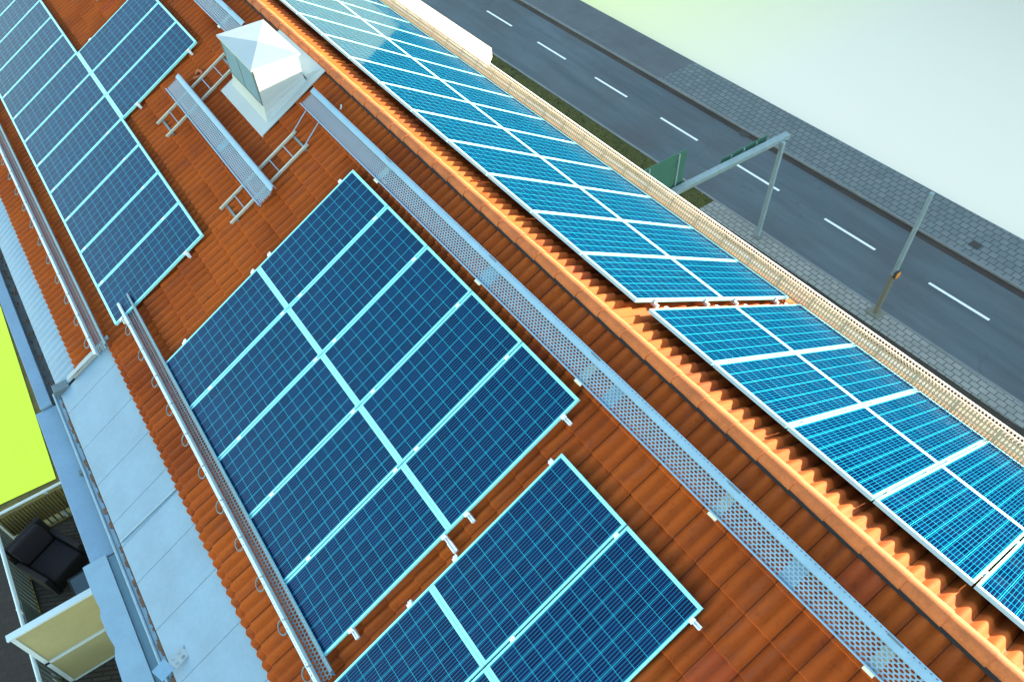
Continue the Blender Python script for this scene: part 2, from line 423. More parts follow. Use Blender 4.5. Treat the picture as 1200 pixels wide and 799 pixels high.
# upstand between both parts
g = G(); g.hexa([(5.40, -1.50, HL - .09), (6.25, -1.52, HL - .10), (6.25, -1.50, HL - .10), (5.40, -1.48, HL - .09), (5.40, -1.50, HL + .035), (6.25, -1.52, HL - .04), (6.25, -1.50, HL - .04), (5.40, -1.48, HL + .035)])
g.box(5.38, 6.3, -1.56, -1.475, HL + .0, HL + .012, Matrix.Rotation(rad(3.2), 4, 'Y') @ T((0, 0, 0)) if False else None)
obj('upstand', g, 'sheet', bld, FL)

# gutter and ledge (world coordinates)
g = G(); gm = G()
g.box(5.72, 5.74, Y0, -1.55, -3.44, -3.30).box(5.74, 5.93, Y0, -1.55, -3.44, -3.42)
gut = obj('gutter', g, 'gutd', bld); gut['label'] = 'dark box gutter full of debris'
g = G(); rr = random.Random(3)
for i in range(160):
    yy = rr.uniform(-12, -1.7); xx = rr.uniform(5.76, 5.9); q = rr.uniform(0.015, 0.05)
    g.hexa([(xx - q * .4, yy - q, -3.419), (xx + q * .4, yy - q * .8, -3.419), (xx + q * .3, yy + q, -3.419), (xx - q * .3, yy + q * .9, -3.419),
            (xx - q * .3, yy - q * .8, -3.405), (xx + q * .3, yy - q * .6, -3.400), (xx + q * .2, yy + q * .8, -3.405), (xx - q * .2, yy + q * .7, -3.400)])
tag(obj('leaf_debris', g, 'moss', gut), kind='stuff')
g = G(); g.box(5.93, 6.11, Y0, -1.52, -3.60, -3.35)
obj('fascia_board', g, 'eave', bld, bevel=0.008)
g = G(); g.box(5.765, 5.80, -1.60, 7.5, -3.30, -3.265).box(5.80, 5.812, -1.60, 7.5, -3.34, -3.262)
g.tube([(5.84, -1.60, -3.265), (5.84, 7.5, -3.265)], 0.022, 8)
obj('gutter', g, 'galv', bld)['label'] = 'pale metal gutter with rolled front edge'
g = G(); g.box(5.70, 5.764, -1.4, 7.5, -3.30, -3.268)
for i in range(420):
    yy = rr.uniform(-1.3, 7.2); xx = rr.uniform(5.70, 5.77); q = rr.uniform(0.012, 0.035)
    g.box(xx - q, xx + q, yy - q * 1.4, yy + q * 1.4, -3.27, -3.262 + q * .35)
tag(obj('leaf_debris', g, 'moss', bld), kind='stuff')
g = G(); g.box(5.56, 5.80, -1.62, -1.45, -3.30, -3.10)
obj('gutter_end', g, 'galvd', bld, bevel=0.01)
# ledge: two lapped lengths of pale board
g = G(); g.box(5.865, 6.20, -1.50, 1.60, -3.46, -3.39)
obj('fascia_board', g, 'eave', bld, bevel=0.008)['label'] = 'pale ledge sheet beside the balcony'
g = G()
pts = [(1.58, 6.30), (2.0, 6.295), (2.3, 6.27), (2.42, 6.30), (2.7, 6.29), (2.9, 6.26), (3.05, 6.30), (3.4, 6.31), (3.55, 6.27), (3.9, 6.31), (5.2, 6.32), (7.5, 6.32)]
for (a, xa), (b, xb) in zip(pts[:-1], pts[1:]):
    g.hexa([(5.99, a, -3.43), (xa, a, -3.43), (xb, b, -3.43), (5.99, b, -3.43), (5.99, a, -3.365), (xa, a, -3.375), (xb, b, -3.375), (5.99, b, -3.365)])
obj('fascia_board', g, 'ledge', bld)['label'] = 'whiter ledge sheet with a ragged outer edge'
g = G(); g.box(5.862, 5.985, 1.62, 7.5, -3.45, -3.40)
obj('ledge_channel', g, 'vent', bld)
g = G(); g.box(5.83, 5.93, 0.02, 0.10, -3.388, -3.33)
obj('gutter_clip', g, 'galvd', bld, bevel=0.006)
# walls
g = G(); g.box(-4.45, 5.86, Y0 + 0.3, Y1 - .3, GZ, -3.45)
obj('wall', g, 'wall', bld)
win_me = None
for i in range(34):
    yy = Y0 + 1.2 + i * 1.15
    for fl_ in range(6):
        zz = GZ + 1.1 + fl_ * 2.65
        if i % 2 == 0:
            if win_me is None: g = G(); g.box(-.02, .002, 0, 1.1, 0, 1.4); win_me = obj('window', g, 'glassd', bld, T((-4.45, yy, zz))).data
            else: link(bpy.data.objects.new('window', win_me), T((-4.45, yy, zz)), bld)
# gable infill
for yy in (Y0 + .3, Y1 - .3):
    g = G()
    i = len(g.v); g.v += [(-4.45, yy, -3.45), (5.86, yy, -3.45), (5.4, yy, -3.1), (RX, yy, RZ - .15), (-4.4, yy, -2.9)]; g.f.append((i, i + 1, i + 2, i + 3, i + 4))
    obj('gable', g, 'wall', bld)
# street side eave gutter + the flat roofed oriel bay lit by the sun
g = G(); g.box(-4.80, -4.66, Y0, Y1, -3.12, -3.0)
obj('gutter', g, 'galv', bld)['label'] = 'street side eave gutter'
g = G()
g.hexa([(-4.70, -22, -3.45), (-5.52, -22, -3.45), (-5.66, -6.05, -3.45), (-4.70, -5.15, -3.45), (-4.70, -22, -3.20), (-5.52, -22, -3.20), (-5.66, -6.05, -3.20), (-4.70, -5.15, -3.20)])
bay = obj('bay_roof', g, 'plaster', bld, bevel=0.01)
g = G(); g.hexa([(-4.46, -21.9, GZ), (-5.4, -21.9, GZ), (-5.45, -6.3, GZ), (-4.46, -5.6, GZ), (-4.46, -21.9, -3.46), (-5.4, -21.9, -3.46), (-5.45, -6.3, -3.46), (-4.46, -5.6, -3.46)])
obj('bay_wall', g, 'plaster', bld)

# balcony (part of the building) ----------------------------------------------
BF = -6.05
g = G(); g.box(5.87, 7.86, -1.62, 7.0, BF - 0.22, BF)
bal = obj('balcony', g, 'wall', bld)
g = G(); g.box(5.90, 7.72, -1.52, 7.0, BF + .002, BF + 0.03); obj('decking', g, 'deck', bal)
g = G(); g.box(7.73, 7.80, -1.58, 7.0, BF + .002, BF + 0.06); g.box(5.9, 7.72, -1.60, -1.53, BF + .002, BF + .06); obj('edge_strip', g, 'plank', bal)
g = G(); RZt = -5.12
g.tube([(7.73, -1.60, RZt), (7.73, 7.0, RZt)], 0.024, 8); g.tube([(7.73, -1.56, RZt), (6.05, -1.56, RZt)], 0.024, 8)
g.tube([(7.76, -1.60, RZt - .16), (7.76, 7.0, RZt - .16)], 0.016, 6); g.tube([(7.73, -1.58, RZt - .16), (6.05, -1.58, RZt - .16)], 0.020, 6)
for (x, y) in ((7.74, -1.58), (7.74, 0.35), (7.74, 1.75), (7.74, 3.4), (6.9, -1.58)): g.box(x - .02, x + .02, y - .02, y + .02, BF, RZt)
obj('railing', g, 'railw', bal, smooth=False)
g = G()
for i in range(44):
    yy = -1.5 + i * 0.10; g.box(7.745, 7.775, yy, yy + .03, BF + .05, RZt - .17)
for i in range(17):
    xx = 6.1 + i * 0.095; g.box(xx, xx + .03, -1.60, -1.57, BF + .05, RZt - .19)
obj('balusters', g, 'bal', bal)
# low solid panel on the outer railing and a slatted back screen
g = G(); g.box(7.70, 7.715, 0.15, 1.30, BF + .05, RZt - .1); g.box(7.70, 7.715, 1.8, 3.3, BF + .05, RZt - .1)
obj('railing_panel', g, 'bal', bal)
g = G()
for i in range(32):
    xx = 6.05 + i * 0.052; g.box(xx, xx + .034, -1.50, -1.485, BF + .35, BF + .86)
g.box(6.05, 7.70, -1.515, -1.50, BF + .33, BF + .88)
obj('slatted_screen', g, 'plank', bal)
# frosted privacy divider, two panes in a metal frame
ZT = -4.2
g = G()
for (x0, x1, z0, z1) in ((5.95, 7.62, ZT - .04, ZT), (5.95, 7.62, ZT - 1.03, ZT - .97), (5.95, 7.62, BF + .0, BF + .06), (7.56, 7.62, BF, ZT), (5.95, 5.99, BF, ZT)):
    g.box(x0, x1, 1.385, 1.435, z0, z1)
g.box(5.95, 7.64, 1.36, 1.46, ZT, ZT + .035)
obj('divider_frame', g, 'railw', bal)
g = G(); g.box(5.99, 7.56, 1.395, 1.42, ZT - .97, ZT - .04); g.box(5.99, 7.56, 1.395, 1.42, BF + .06, ZT - 1.03)
obj('divider_pane', g, 'screen', bal)

# armchair and low table on the balcony
ch = thing('armchair', 'dark wicker armchair with plum cushions on the balcony', 'armchair', T((7.24, -0.62, BF + .032)) @ Matrix.Rotation(rad(28), 4, 'Z') @ Matrix.Scale(0.84, 4))
# local: +Y = towards the front of the seat
g = G(); g.box(-.36, .36, -.36, .42, .06, .30); obj('base', g, 'wicker', ch, bevel=.02)
for s in (-1, 1):
    g = G(); g.box(min(s * .36, s * .46), max(s * .36, s * .46), -.42, .42, .0, .60); obj('arm', g, 'wicker', ch, bevel=.025)
g = G(); g.hexa([(-.46, -.55, 0), (.46, -.55, 0), (.46, -.42, 0), (-.46, -.42, 0), (-.46, -.68, .86), (.46, -.68, .86), (.46, -.58, .86), (-.46, -.58, .86)]); obj('backrest', g, 'wicker', ch, bevel=.02)
g = G(); g.box(-.345, .345, -.28, .44, .30, .45); obj('seat_cushion', g, 'cushion', ch, bevel=.04)
g = G(); g.hexa([(-.34, -.42, .45), (.34, -.42, .45), (.34, -.27, .45), (-.34, -.27, .45), (-.34, -.56, .90), (.34, -.56, .90), (.34, -.44, .90), (-.34, -.44, .90)]); obj('back_cushion', g, 'cushion', ch, bevel=.04)
tb = thing('side_table', 'low dark table with blue glass top beside the armchair', 'table', T((6.80, 0.34, BF + .032)) @ Matrix.Rotation(rad(4), 4, 'Z'))
g = G(); g.box(-.27, .27, -.36, .36, .40, .415); obj('table_top', g, 'tglass', tb)
g = G(); g.box(-.30, -.27, -.39, .39, .34, .42).box(.27, .30, -.39, .39, .34, .42).box(-.27, .27, -.39, -.36, .34, .42).box(-.27, .27, .36, .39, .34, .42); obj('table_frame', g, 'wicker', tb)
for sx in (-1, 1):
    for sy in (-1, 1):
        g = G(); g.box(sx * .265 - .03, sx * .265 + .03, sy * .35 - .03, sy * .35 + .03, 0, .34); obj('leg', g, 'wicker', tb)

# ------------------------------------------------------------------ solar panels
pan0 = None
def panel_proto():
    r = thing('solar_panel', 'x', 'solar panel', I4, 'solar panels')
    g = G(); g.quad((.020, .018, -.002), (PH - .020, .018, -.002), (PH - .020, PW - .018, -.002), (.020, PW - .018, -.002))
    g.quad((.020, .018, -.010), (.020, PW - .018, -.010), (PH - .020, PW - .018, -.010), (PH - .020, .018, -.010))
    obj('cell_glass', g, 'cells', r)
    g = G(); e = .008
    g.box(-e, .030, 0, PW, -.040, .002).box(PH - .030, PH + e, 0, PW, -.040, .002)
    g.box(.030, PH - .030, 0, .022, -.040, .002).box(.030, PH - .030, PW - .022, PW, -.040, .002)
    obj('frame', g, 'alu', r)
    return r
def add_panel(F, v, y, label):
    global pan0
    Mw = F @ T((v, y, 0))
    if pan0 is None:
        pan0 = panel_proto(); pan0.matrix_basis = Mw; WM[pan0.name] = Mw; pan0['label'] = label; return pan0
    return copy_thing(pan0, Mw, label)
def visible(F, v, y):
    for a in (0, .5, 1):
        for b in (0, .5, 1):
            q = project(F @ Vector((v + PH * a, y + PW * b, 0)))
            if -25 < q[0] < 1225 and -25 < q[1] < 825: return True
    return False
PITCH, VP = 1.02, PH + 0.02
def array(F, v0, cols, ysign, text, rows, who):
    """cols = list of u of the lower-u edge, counted from the landmark"""
    for (r, rn) in rows:
        for n, u in enumerate(cols):
            y = u if ysign > 0 else -(u + PW)
            if visible(F, v0 + r * VP, y):
                add_panel(F, v0 + r * VP, y, f'solar panel, {rn} row of {text}, {ORD[n]} {who}')
array(FL, 0.8433, [i * PITCH for i in range(5)], 1, 'the middle array', ((0, 'ridge-side'), (1, 'eave-side')), 'from chimney end')
array(FL, 1.3633, [5.376 + i * PITCH for i in range(2)], 1, 'the foreground array', ((0, 'ridge-side'), (1, 'eave-side')), 'from the middle array')
array(FL, 1.2368 + VP, [-1.4428 - PW - i * PITCH for i in range(15)], 1, 'the far left array', ((0, 'long eave-side'),), 'from its near end')
array(FL, 1.2368, [-5.4976 - PW - i * PITCH for i in range(3)], 1, 'the far left array', ((0, 'short ridge-side'),), 'from its near end')
array(FR, 0.7627, [4.4208 - PW - i * PITCH for i in range(17)], -1, 'the long street-slope array', ((0, 'ridge-side'), (1, 'fence-side')), 'from the gap')
array(FR, 0.7985, [4.6108 + i * PITCH for i in range(7)], -1, 'the near street-slope array', ((0, 'ridge-side'), (1, 'fence-side')), 'from the gap')

# mounting rails with clamps
clamp_me = None
def rail(F, v, ua, ub, gaps, ysign, h, label):
    global clamp_me
    y0, y1 = (ua, ub) if ysign > 0 else (-ub, -ua)
    r = thing('mounting_rail', label, 'mounting rail', F @ T((v, y0, 0)), 'aluminium mounting rails')
    g = G(); L = y1 - y0
    g.box(-.022, -.006, 0, L, -.082, -.043).box(.006, .022, 0, L, -.082, -.043).box(-.006, .006, 0, L, -.082, -.060)
    obj('profile', g, 'rail', r)
    for (u, end) in gaps:
        yy = u if ysign > 0 else -u
        if clamp_me is None:
            g = G(); g.box(-.03, .03, -.022, .022, .0025, .0065).box(-.03, .03, -.008, .008, -.043, .0024).tube([(0, 0, .0066), (0, 0, .013)], .008, 6)
            o = obj('clamp', g, 'rail', r, F @ T((v, yy, 0))); clamp_me = o.data
        else:
            o = bpy.data.objects.new('clamp', clamp_me); link(o, F @ T((v, yy, 0)), r)
def gapsof(u0, n, step=PITCH): return [(u0 - .01, 1)] + [(u0 + i * PITCH - .01, 0) for i in range(1, n)] + [(u0 + n * PITCH - .01, 1)]
for (v, w) in ((1.085, 'uppermost'), (2.54, 'second highest'), (2.885, 'second lowest'), (4.30, 'lowest')):
    rail(FL, v, -.115, 5.08 + .11, gapsof(0, 5), 1, 0, f'{w} aluminium rail under the middle ten-panel array')
for (v, w) in ((1.50, 'uppermost'), (2.92, 'second highest'), (3.60, 'second lowest'), (4.9, 'lowest')):
    rail(FL, v, 5.376 - .07, 7.396 + .10, gapsof(5.376, 2), 1, 0, f'{w} aluminium rail under the four-panel foreground array')
for (v, w) in ((3.56, 'upper'), (4.99, 'lower')):
    rail(FL, v, -13.0, -1.4428 + .08, [(-1.4428 + .01 - i * PITCH, 0) for i in range(11)], 1, 0, f'{w} aluminium rail under the long row of the far left array')
for (v, w) in ((1.45, 'upper'), (2.80, 'lower')):
    rail(FL, v, -8.62, -5.4976 + .09, [(-5.4976 + .01 - i * PITCH, 0) for i in range(4)], 1, 0, f'{w} aluminium rail under the short row of the far left array')
for (v, w) in ((1.15, 'uppermost'), (2.30, 'second highest'), (3.05, 'second lowest'), (4.25, 'lowest')):
    rail(FR, v, -13.0, 4.4208 + .07, [(4.4208 + .01 - i * PITCH, 0) for i in range(16)], -1, 0, f'{w} aluminium rail under the long street-slope array')
    rail(FR, v, 4.6108 - .05, 11.7, [(4.6108 - .01 + i * PITCH, 0) for i in range(7)], -1, 0, f'{w} aluminium rail under the near street-slope array')
# rail splice sticking out between the two arrays
sp = thing('rail_splice', 'short silver rail splice bridging the gap between middle and foreground arrays', 'rail splice', FL @ T((2.885, 5.16, -.06)))
g = G(); g.box(-.028, -.010, 0, .13, -.018, .022).box(.010, .028, 0, .13, -.018, .022).box(-.010, .010, 0, .13, -.018, .004); obj('channel', g, 'rail', sp)

# ------------------------------------------------------------------ roof walkways
def walkway(name, label, v0, v1, ua, ub, h, plates, cat='roof walkway', nrow=8, brackets=()):
    r = thing(name, label, cat, FL @ T(((v0 + v1) / 2, ua, h)), 'roof walkways')
    L = ub - ua; a = (v0 - v1) / 2; b = -a
    fl = G(); cy = (b - .012 - (a + .085)) / nrow; cx = .052
    fl.perf((a + .085, 0, 0), (0, 1, 0), (1, 0, 0), int(L / cx), nrow, cx, cy, cx * .37, cy * .37)
    obj('tread', fl, 'galv', r, solid=.003)
    g = G(); g.perf((a, 0, .040), (0, 1, 0), (1, 0, 0), int(L / .05), 1, .05, .03, .010, .004, False)
    g.quad((a + .03, 0, .040), (a + .085, 0, .032), (a + .085, L, .032), (a + .03, L, .040)); g.quad((a + .085, 0, .032), (a + .088, 0, 0), (a + .088, L, 0), (a + .085, L, .032))
    g.quad((a, 0, .040), (a, L, .040), (a, L, -.03), (a, 0, -.03))
    obj('upper_flange', g, 'galvp', r, solid=.003)
    g = G(); g.box(b - .012, b + .004, 0, L, -.03, .022)
    obj('lower_rim', g, 'galvp', r)
    for (u, w) in plates:
        g = G(); g.box(a + .088, b - .014, u - ua - w / 2, u - ua + w / 2, -.014, -.006); obj('joint_plate', g, 'galv', r)
    for u in brackets:
        g = G(); g.box(a + .02, b + .035, u - ua - .05, u - ua + .05, -.045, -.032); g.box(a + .05, a + .08, u - ua - .02, u - ua + .02, -.20, -.045); g.box(b - .06, b - .03, u - ua - .02, u - ua + .02, -.20, -.045)
        g.box(a, b, u - ua - .02, u - ua + .02, -.055, -.0455)
        obj('support_bracket', g, 'cream', r)
    for u in brackets:
        g = G(); g.box(a + .012, a + .028, u - ua - .09, u - ua + .05, .0425, .046); obj('joint_clip', g, 'galvd', r)
    return r
walkway('roof_walkway', 'long perforated steel walkway running beside the ridge tiles past the chimney', .375, .70, -1.83, 9.6, 0.075, [(3.14, .2), (5.36, .16), (7.72, .16)], brackets=(0.55, 3.05, 4.95, 6.9, 8.6))
walkway('roof_walkway', 'perforated walkway beyond the chimney, at the top edge of the photo', .375, .73, -12.0, -4.55, 0.075, [(-8.0, .16)], brackets=(-5.2, -7.5))
walkway('roof_walkway', 'short perforated walkway carried on two roof ladders below the chimney', 1.845, 2.20, -5.0, -.87, 0.05, [(-2.6, .16)], nrow=8)
walkway('roof_walkway', 'end of a second short walkway above the far left array', 1.80, 2.18, -13.0, -9.45, 0.05, [], nrow=8)

# roof ladders under the short walkway
def ladder(u0, u1, va, vb, label, struts):
    r = thing('roof_ladder', label, 'roof ladder', FL @ T((va, (u0 + u1) / 2, HL + .02)), 'roof ladders')
    hw = (u1 - u0) / 2; L = vb - va
    for s in (-1, 1):
        g = G(); g.box(-.02, L + .03, s * hw - .017, s * hw + .017, .03, .070); obj('side_rail', g, 'ladder', r, bevel=.003)
    for v in (.28, .58, L - .55, L - .28):
        g = G(); g.tube([(v, -hw, .055), (v, hw, .055)], .008, 6); obj('rung', g, 'galvp', r)
    for v in (.06, L - .08):
        g = G(); g.box(v - .018, v + .018, -hw - .05, hw + .05, .002, .028); obj('cross_bar', g, 'galvd', r)
    if struts:
        for s in (-1, 1):
            g = G(); g.tube([(.03, s * hw, .07), (-.36, s * hw - .06, .13)], .008, 6); obj('strut', g, 'galvp', r)
    return r
ladder(-1.62, -1.19, 1.07, 2.70, 'short steel roof ladder in front of the chimney, tied to the long walkway', True)
ladder(-4.60, -4.10, 1.03, 2.70, 'short steel roof ladder on the far side of the chimney', False)

# ------------------------------------------------------------------ snow guards
def snow_guard(F, name, label, v0, v1, ua, ub, ysign, h0, h1, ring_us, m_in, m_lip, dense):
    y0, y1 = (ua, ub) if ysign > 0 else (-ub, -ua)
    r = thing(name, label, 'snow guard', F @ T((v0, y0, h0)), 'snow guards'); L = y1 - y0; W = v1 - v0; H = h1 - h0
    n = int(L / .05)
    g = G(); g.perf((0.002, 0, 0), (0, 1, 0), (1, 0, 0), n, 4, .05, W / 4, .0195, W / 4 * .41); obj('perforated_floor', g, m_in, r, solid=.003)
    rows = 3
    if dense:
        for (x, mm, nm) in ((0, m_lip[0], 'upper_flange'), (W, m_lip[1], 'lower_flange')):
            g = G(); g.quad((x, 0, 0), (x, L, 0), (x, L, H), (x, 0, H)); obj(nm, g, mm, r, solid=.003)
    else:
      g = G(); g.perf((0, 0, .03), (0, 1, 0), (0, 0, 1), n, rows, .05, (H - .03) / rows, .016, (H - .03) / rows * .40, False); g.quad((0, 0, 0), (0, L, 0), (0, L, .03), (0, 0, .03)); obj('upper_flange', g, m_lip[0], r, solid=.003)
      g = G(); g.perf((W, 0, .03), (0, 1, 0), (0, 0, 1), n, rows, .05, (H - .03) / rows, .016, (H - .03) / rows * .36, False); g.quad((W, 0, 0), (W, L, 0), (W, L, .03), (W, 0, .03)); obj('lower_flange', g, m_lip[1], r, solid=.003)
    for (x0, x1, mm, nm) in ((-.030, .004, m_lip[0], 'upper_lip'), (W - .004, W + .036, m_lip[1], 'lower_lip')):
        g = G(); g.perf((x0, 0, H), (0, 1, 0), (1, 0, 0), n, 1, .05, x1 - x0, .008, .004, False); obj(nm, g, mm, r, solid=.003)
    for u in ring_us:
        y = (u if ysign > 0 else -u) - y0
        g = G(); pts = []
        for k in range(17):
            t = rad(-140 + 280 * k / 16); pts.append((W + .07 + .07 * math.cos(t), y + .085 * math.sin(t), H - .02 - .02 * math.cos(t)))
        g.tube(pts, .010, 6); g.tube([pts[0], (W - .03, y - .03, H + .012)], .008, 6)
        obj('ring', g, 'galvd' if dense else 'cream', r, smooth=True)
        g = G(); g.box(-.006, -.0035, y - .022, y + .022, .0, H)
        if not dense: g.box(-.02, W + .02, y - .015, y + .015, -.05, -.004)
        obj('clamp_plate', g, m_lip[0], r)
    return r
snow_guard(FL, 'snow_guard', 'grey perforated snow guard below the middle array, its end over the far left array', 4.705, 4.885, -1.72, 5.32, 1, -.035, .035, [-1.1 + .62 * i for i in range(11)], 'galvd', ('vent', 'lip'), True)
snow_guard(FL, 'snow_guard', 'grey perforated snow guard below the far left array above the eave strip', 5.40, 5.59, -13.0, -1.22, 1, -.035, .035, [-1.6 - .60 * i for i in range(13)], 'galvd', ('vent', 'lip'), True)
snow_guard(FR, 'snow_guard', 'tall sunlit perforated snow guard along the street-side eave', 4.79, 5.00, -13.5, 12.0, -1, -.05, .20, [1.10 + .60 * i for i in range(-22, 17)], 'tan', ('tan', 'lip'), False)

# ------------------------------------------------------------------ ventilation chimney
cx0, cx1, cy0, cy1, cz = .30, 1.085, -3.74, -2.37, .235
chm = thing('ventilation_chimney', 'white sheet metal ventilation chimney with a low pyramid cap by the ridge', 'chimney', T(((cx0 + cx1) / 2, (cy0 + cy1) / 2, -.4)))
def roofz(x, h=HL + .035):   # height of the courtyard slope plane at offset h
    return (h - math.sin(AL) * x) / math.cos(AL)
g = G(); N = 6
bx0, bx1, by0, by1 = cx0 + .02, cx1 - .02, cy0 + .02, cy1 - .02
rings = [(0.0, 1.0)]
prev = None
levels = [0.0, .45, .72, .84, .92, .97, 1.0]
flare = [0.0, 0.0, .004, .02, .05, .085, .125]
for lv, fl_ in zip(levels, flare):
    ring = []
    for (x, y, sx, sy) in ((bx0, by0, -1, -1), (bx1, by0, 1, -1), (bx1, by1, 1, 1), (bx0, by1, -1, 1)):
        xx, yy = x + sx * fl_ * (.6 if sx > 0 else .2), y + sy * fl_
        zb = roofz(xx); ring.append((xx, yy, cz - .03 + (zb - cz + .03) * lv))
    i = len(g.v); g.v += ring
    if prev is not None:
        for k in range(4): g.f.append((prev + k, i + k, i + (k + 1) % 4, prev + (k + 1) % 4))
    prev = i
obj('body', g, 'sheet', chm, I4)
g = G()
for (a, b) in ((-.02, .0),):
    pass
i = len(g.v); e = .03; za = cz - .035; zt = cz
for z in (za, zt):
    g.v += [(cx0 - e * .5, cy0 - e, z), (cx1 + e * .6, cy0 - e, z), (cx1 + e * .6, cy1 + e * .6, z), (cx0 - e * .5, cy1 + e * .6, z)]
g.v.append(((cx0 + cx1) / 2 - .01, (cy0 + cy1) / 2 + .02, cz + .045))
for k in range(4): g.f.append((i + k, i + (k + 1) % 4, i + 4 + (k + 1) % 4, i + 4 + k)); g.f.append((i + 4 + k, i + 4 + (k + 1) % 4, i + 8))
g.f.append((i, i + 3, i + 2, i + 1))
obj('cap', g, 'sheet', chm, I4)
xm = (bx0 + bx1) / 2
for zz in (-.10, -.30):
    g = G(); g.beam((bx0 + .01, by1 + .0045, zz + cz - .02), (bx1 - .01, by1 + .0045, zz + cz - .02), .006, .008); obj('seam', g, 'sheet', chm, I4)
# louvred grille on the downslope face
g = G(); gx = bx1 + .004
for j in range(2):
    ya, yb = by0 + .06 + j * (by1 - by0 - .10) / 2, by0 + .06 + (j + 1) * (by1 - by0 - .10) / 2 - .03
    for k in range(20):
        z = cz - .07 - k * .027; g.hexa([(gx, ya, z - .016), (gx + .012, ya, z - .022), (gx + .012, yb, z - .022), (gx, yb, z - .016), (gx, ya, z), (gx + .012, ya, z - .006), (gx + .012, yb, z - .006), (gx, yb, z)])
gr = obj('louvre', g, 'vent', chm, I4)
g = G(); g.box(bx1 + .001, bx1 + .018, by0 + .02, by0 + .055, cz - .64, cz - .036).box(bx1 + .001, bx1 + .018, by1 - .05, by1 - .015, cz - .64, cz - .036)
g.box(bx1 + .001, bx1 + .018, by0 + .055, by1 - .05, cz - .64, cz - .61); ym = by0 + .06 + (by1 - by0 - .10) / 2 - .015; g.box(bx1 + .0012, bx1 + .019, ym - .016, ym + .016, cz - .61, cz - .036)
obj('louvre_frame', g, 'galvd', gr, I4)
g = G(); g.box(bx1 + .0005, bx1 + .003, by0 + .05, by1 - .04, cz - .62, cz - .04); obj('louvre_back', g, 'galvd', gr, I4)
# flashing apron on the tiles
g = G(); g.box(.05, 1.50, -3.90, -2.16, HL + .050, HL + .060); g.box(1.47, 1.50, -3.90, -2.16, HL - .02, HL + .0495); g.box(.05, 1.47, -2.20, -2.155, HL + .0605, HL + .072)
obj('flashing', g, 'sheet', chm, FL)
g = G(); g.hexa([(.05, -3.6, HL + .045), (.34, -3.6, HL + .045), (.34, -2.36, HL + .045), (.05, -2.25, HL + .045), (.05, -3.6, HL + .06), (.34, -3.6, HL + .16), (.34, -2.38, HL + .13), (.05, -2.27, HL + .06)])
obj('ridge_apron', g, 'sheet', chm, FL, bevel=.015)

# small clay ring near the upper corner of the far left array
g = G(); pts = [(.085 * math.cos(rad(a)), .075 * math.sin(rad(a)), .02 + .02 * math.sin(rad(a * 2))) for a in range(-20, 300, 20)]
g.tube(pts, .026, 8)
tag(obj('clay_ring', g, 'terra', None, FL @ T((1.62, -4.80, HL + .02)), smooth=True), 'small orange clay ring lying on the tiles beside a roof ladder', 'clay ring')
# bright hook on the tiles above the long walkway
g = G(); g.tube([(0, 0, 0), (.0, .05, .03), (.03, .09, .03), (.05, .09, .02)], .012, 6)
tag(obj('roof_hook', g, 'railw', None, FL @ T((.28, -1.32, HL + .03)), smooth=True), 'tiny white hook on the tiles between walkway and ridge', 'hook')
# perforated angle bracket at the end of the eave gutter
br = thing('angle_bracket', 'pale perforated angle bracket lying at the near end of the eave gutter', 'bracket', T((5.74, 3.66, -3.09)) @ Matrix.Rotation(rad(20), 4, 'Z'))
g = G(); g.box(-.02, .16, -.10, .10, -.02, -.012); obj('base_plate', g, 'galvp', br)
g = G(); g.perf((-.30, -.02, .0), (1, 0, 0), (0, 1, 0), 3, 2, .09, .075, .026, .024, False, 8); obj('holed_plate', g, 'sheet', br, solid=.006)

# ------------------------------------------------------------------ street level
def poly(g, pts, z0, z1=None):
    i = len(g.v)
    if z1 is None:
        g.v += [(x, y, z0) for x, y in pts]; g.f.append(tuple(range(i, i + len(pts)))); return g
    n = len(pts); g.v += [(x, y, z0) for x, y in pts] + [(x, y, z1) for x, y in pts]
    g.f.append(tuple(range(i + n, i + 2 * n))); g.f.append(tuple(range(i, i + n))[::-1])
    for k in range(n): g.f.append((i + k, i + (k + 1) % n, i + n + (k + 1) % n, i + n + k))
    return g
SL = -0.0165                                  # the street runs slightly off the ridge direction: x = x0 + SL*y
def sx(x0, y): return x0 + SL * y
YA, YB = -160.0, 120.0
def strip(g, xa, xb, ya, yb, z0, z1=None):
    return poly(g, [(sx(xa, ya), ya), (sx(xb, ya), ya), (sx(xb, yb), yb), (sx(xa, yb), yb)], z0, z1)
g = G(); poly(g, [(-600, -600), (600, -600), (600, 600), (-600, 600)], GZ - .16)
structure('ground', g, 'pale')
XK, XF, XE = -22.93, -28.93, -32.17           # near kerb, far kerb, far pavement edge at y = 0
g = G(); strip(g, XF, XK, YA, YB, GZ - .06, GZ); structure('road', g, 'asphalt')
g = G(); strip(g, XF - .13, XF, YA, YB, GZ - .10, GZ + .10); structure('kerb', g, 'kerb')
g = G(); strip(g, XK + .001, XK + .15, YA, YB, GZ - .10, GZ + .09); structure('kerb', g, 'kerb')
g = G(); strip(g, XF + .002, XF + .42, YA, YB, GZ - .01, GZ + .004); structure('road_gutter', g, 'dirt')
g = G(); strip(g, XE, XF - .131, -22.2, YB, GZ - .12, GZ + .095); structure('pavement', g, 'slabf')
g = G(); strip(g, XE, XF - .131, YA, -22.205, GZ - .12, GZ + .095); structure('pavement', g, 'smooth')
g = G(); strip(g, XK + .151, XK + 1.22, -11.45, YB, GZ - .12, GZ + .085); structure('pavement', g, 'slabs')
g = G(); strip(g, XK + 1.221, -4.9, -11.45, YB, GZ - .12, GZ + .06); structure('soil', g, 'soil')
g = G(); strip(g, XK + .151, -4.9, YA, -11.455, GZ - .12, GZ + .07); structure('verge', g, 'grass')
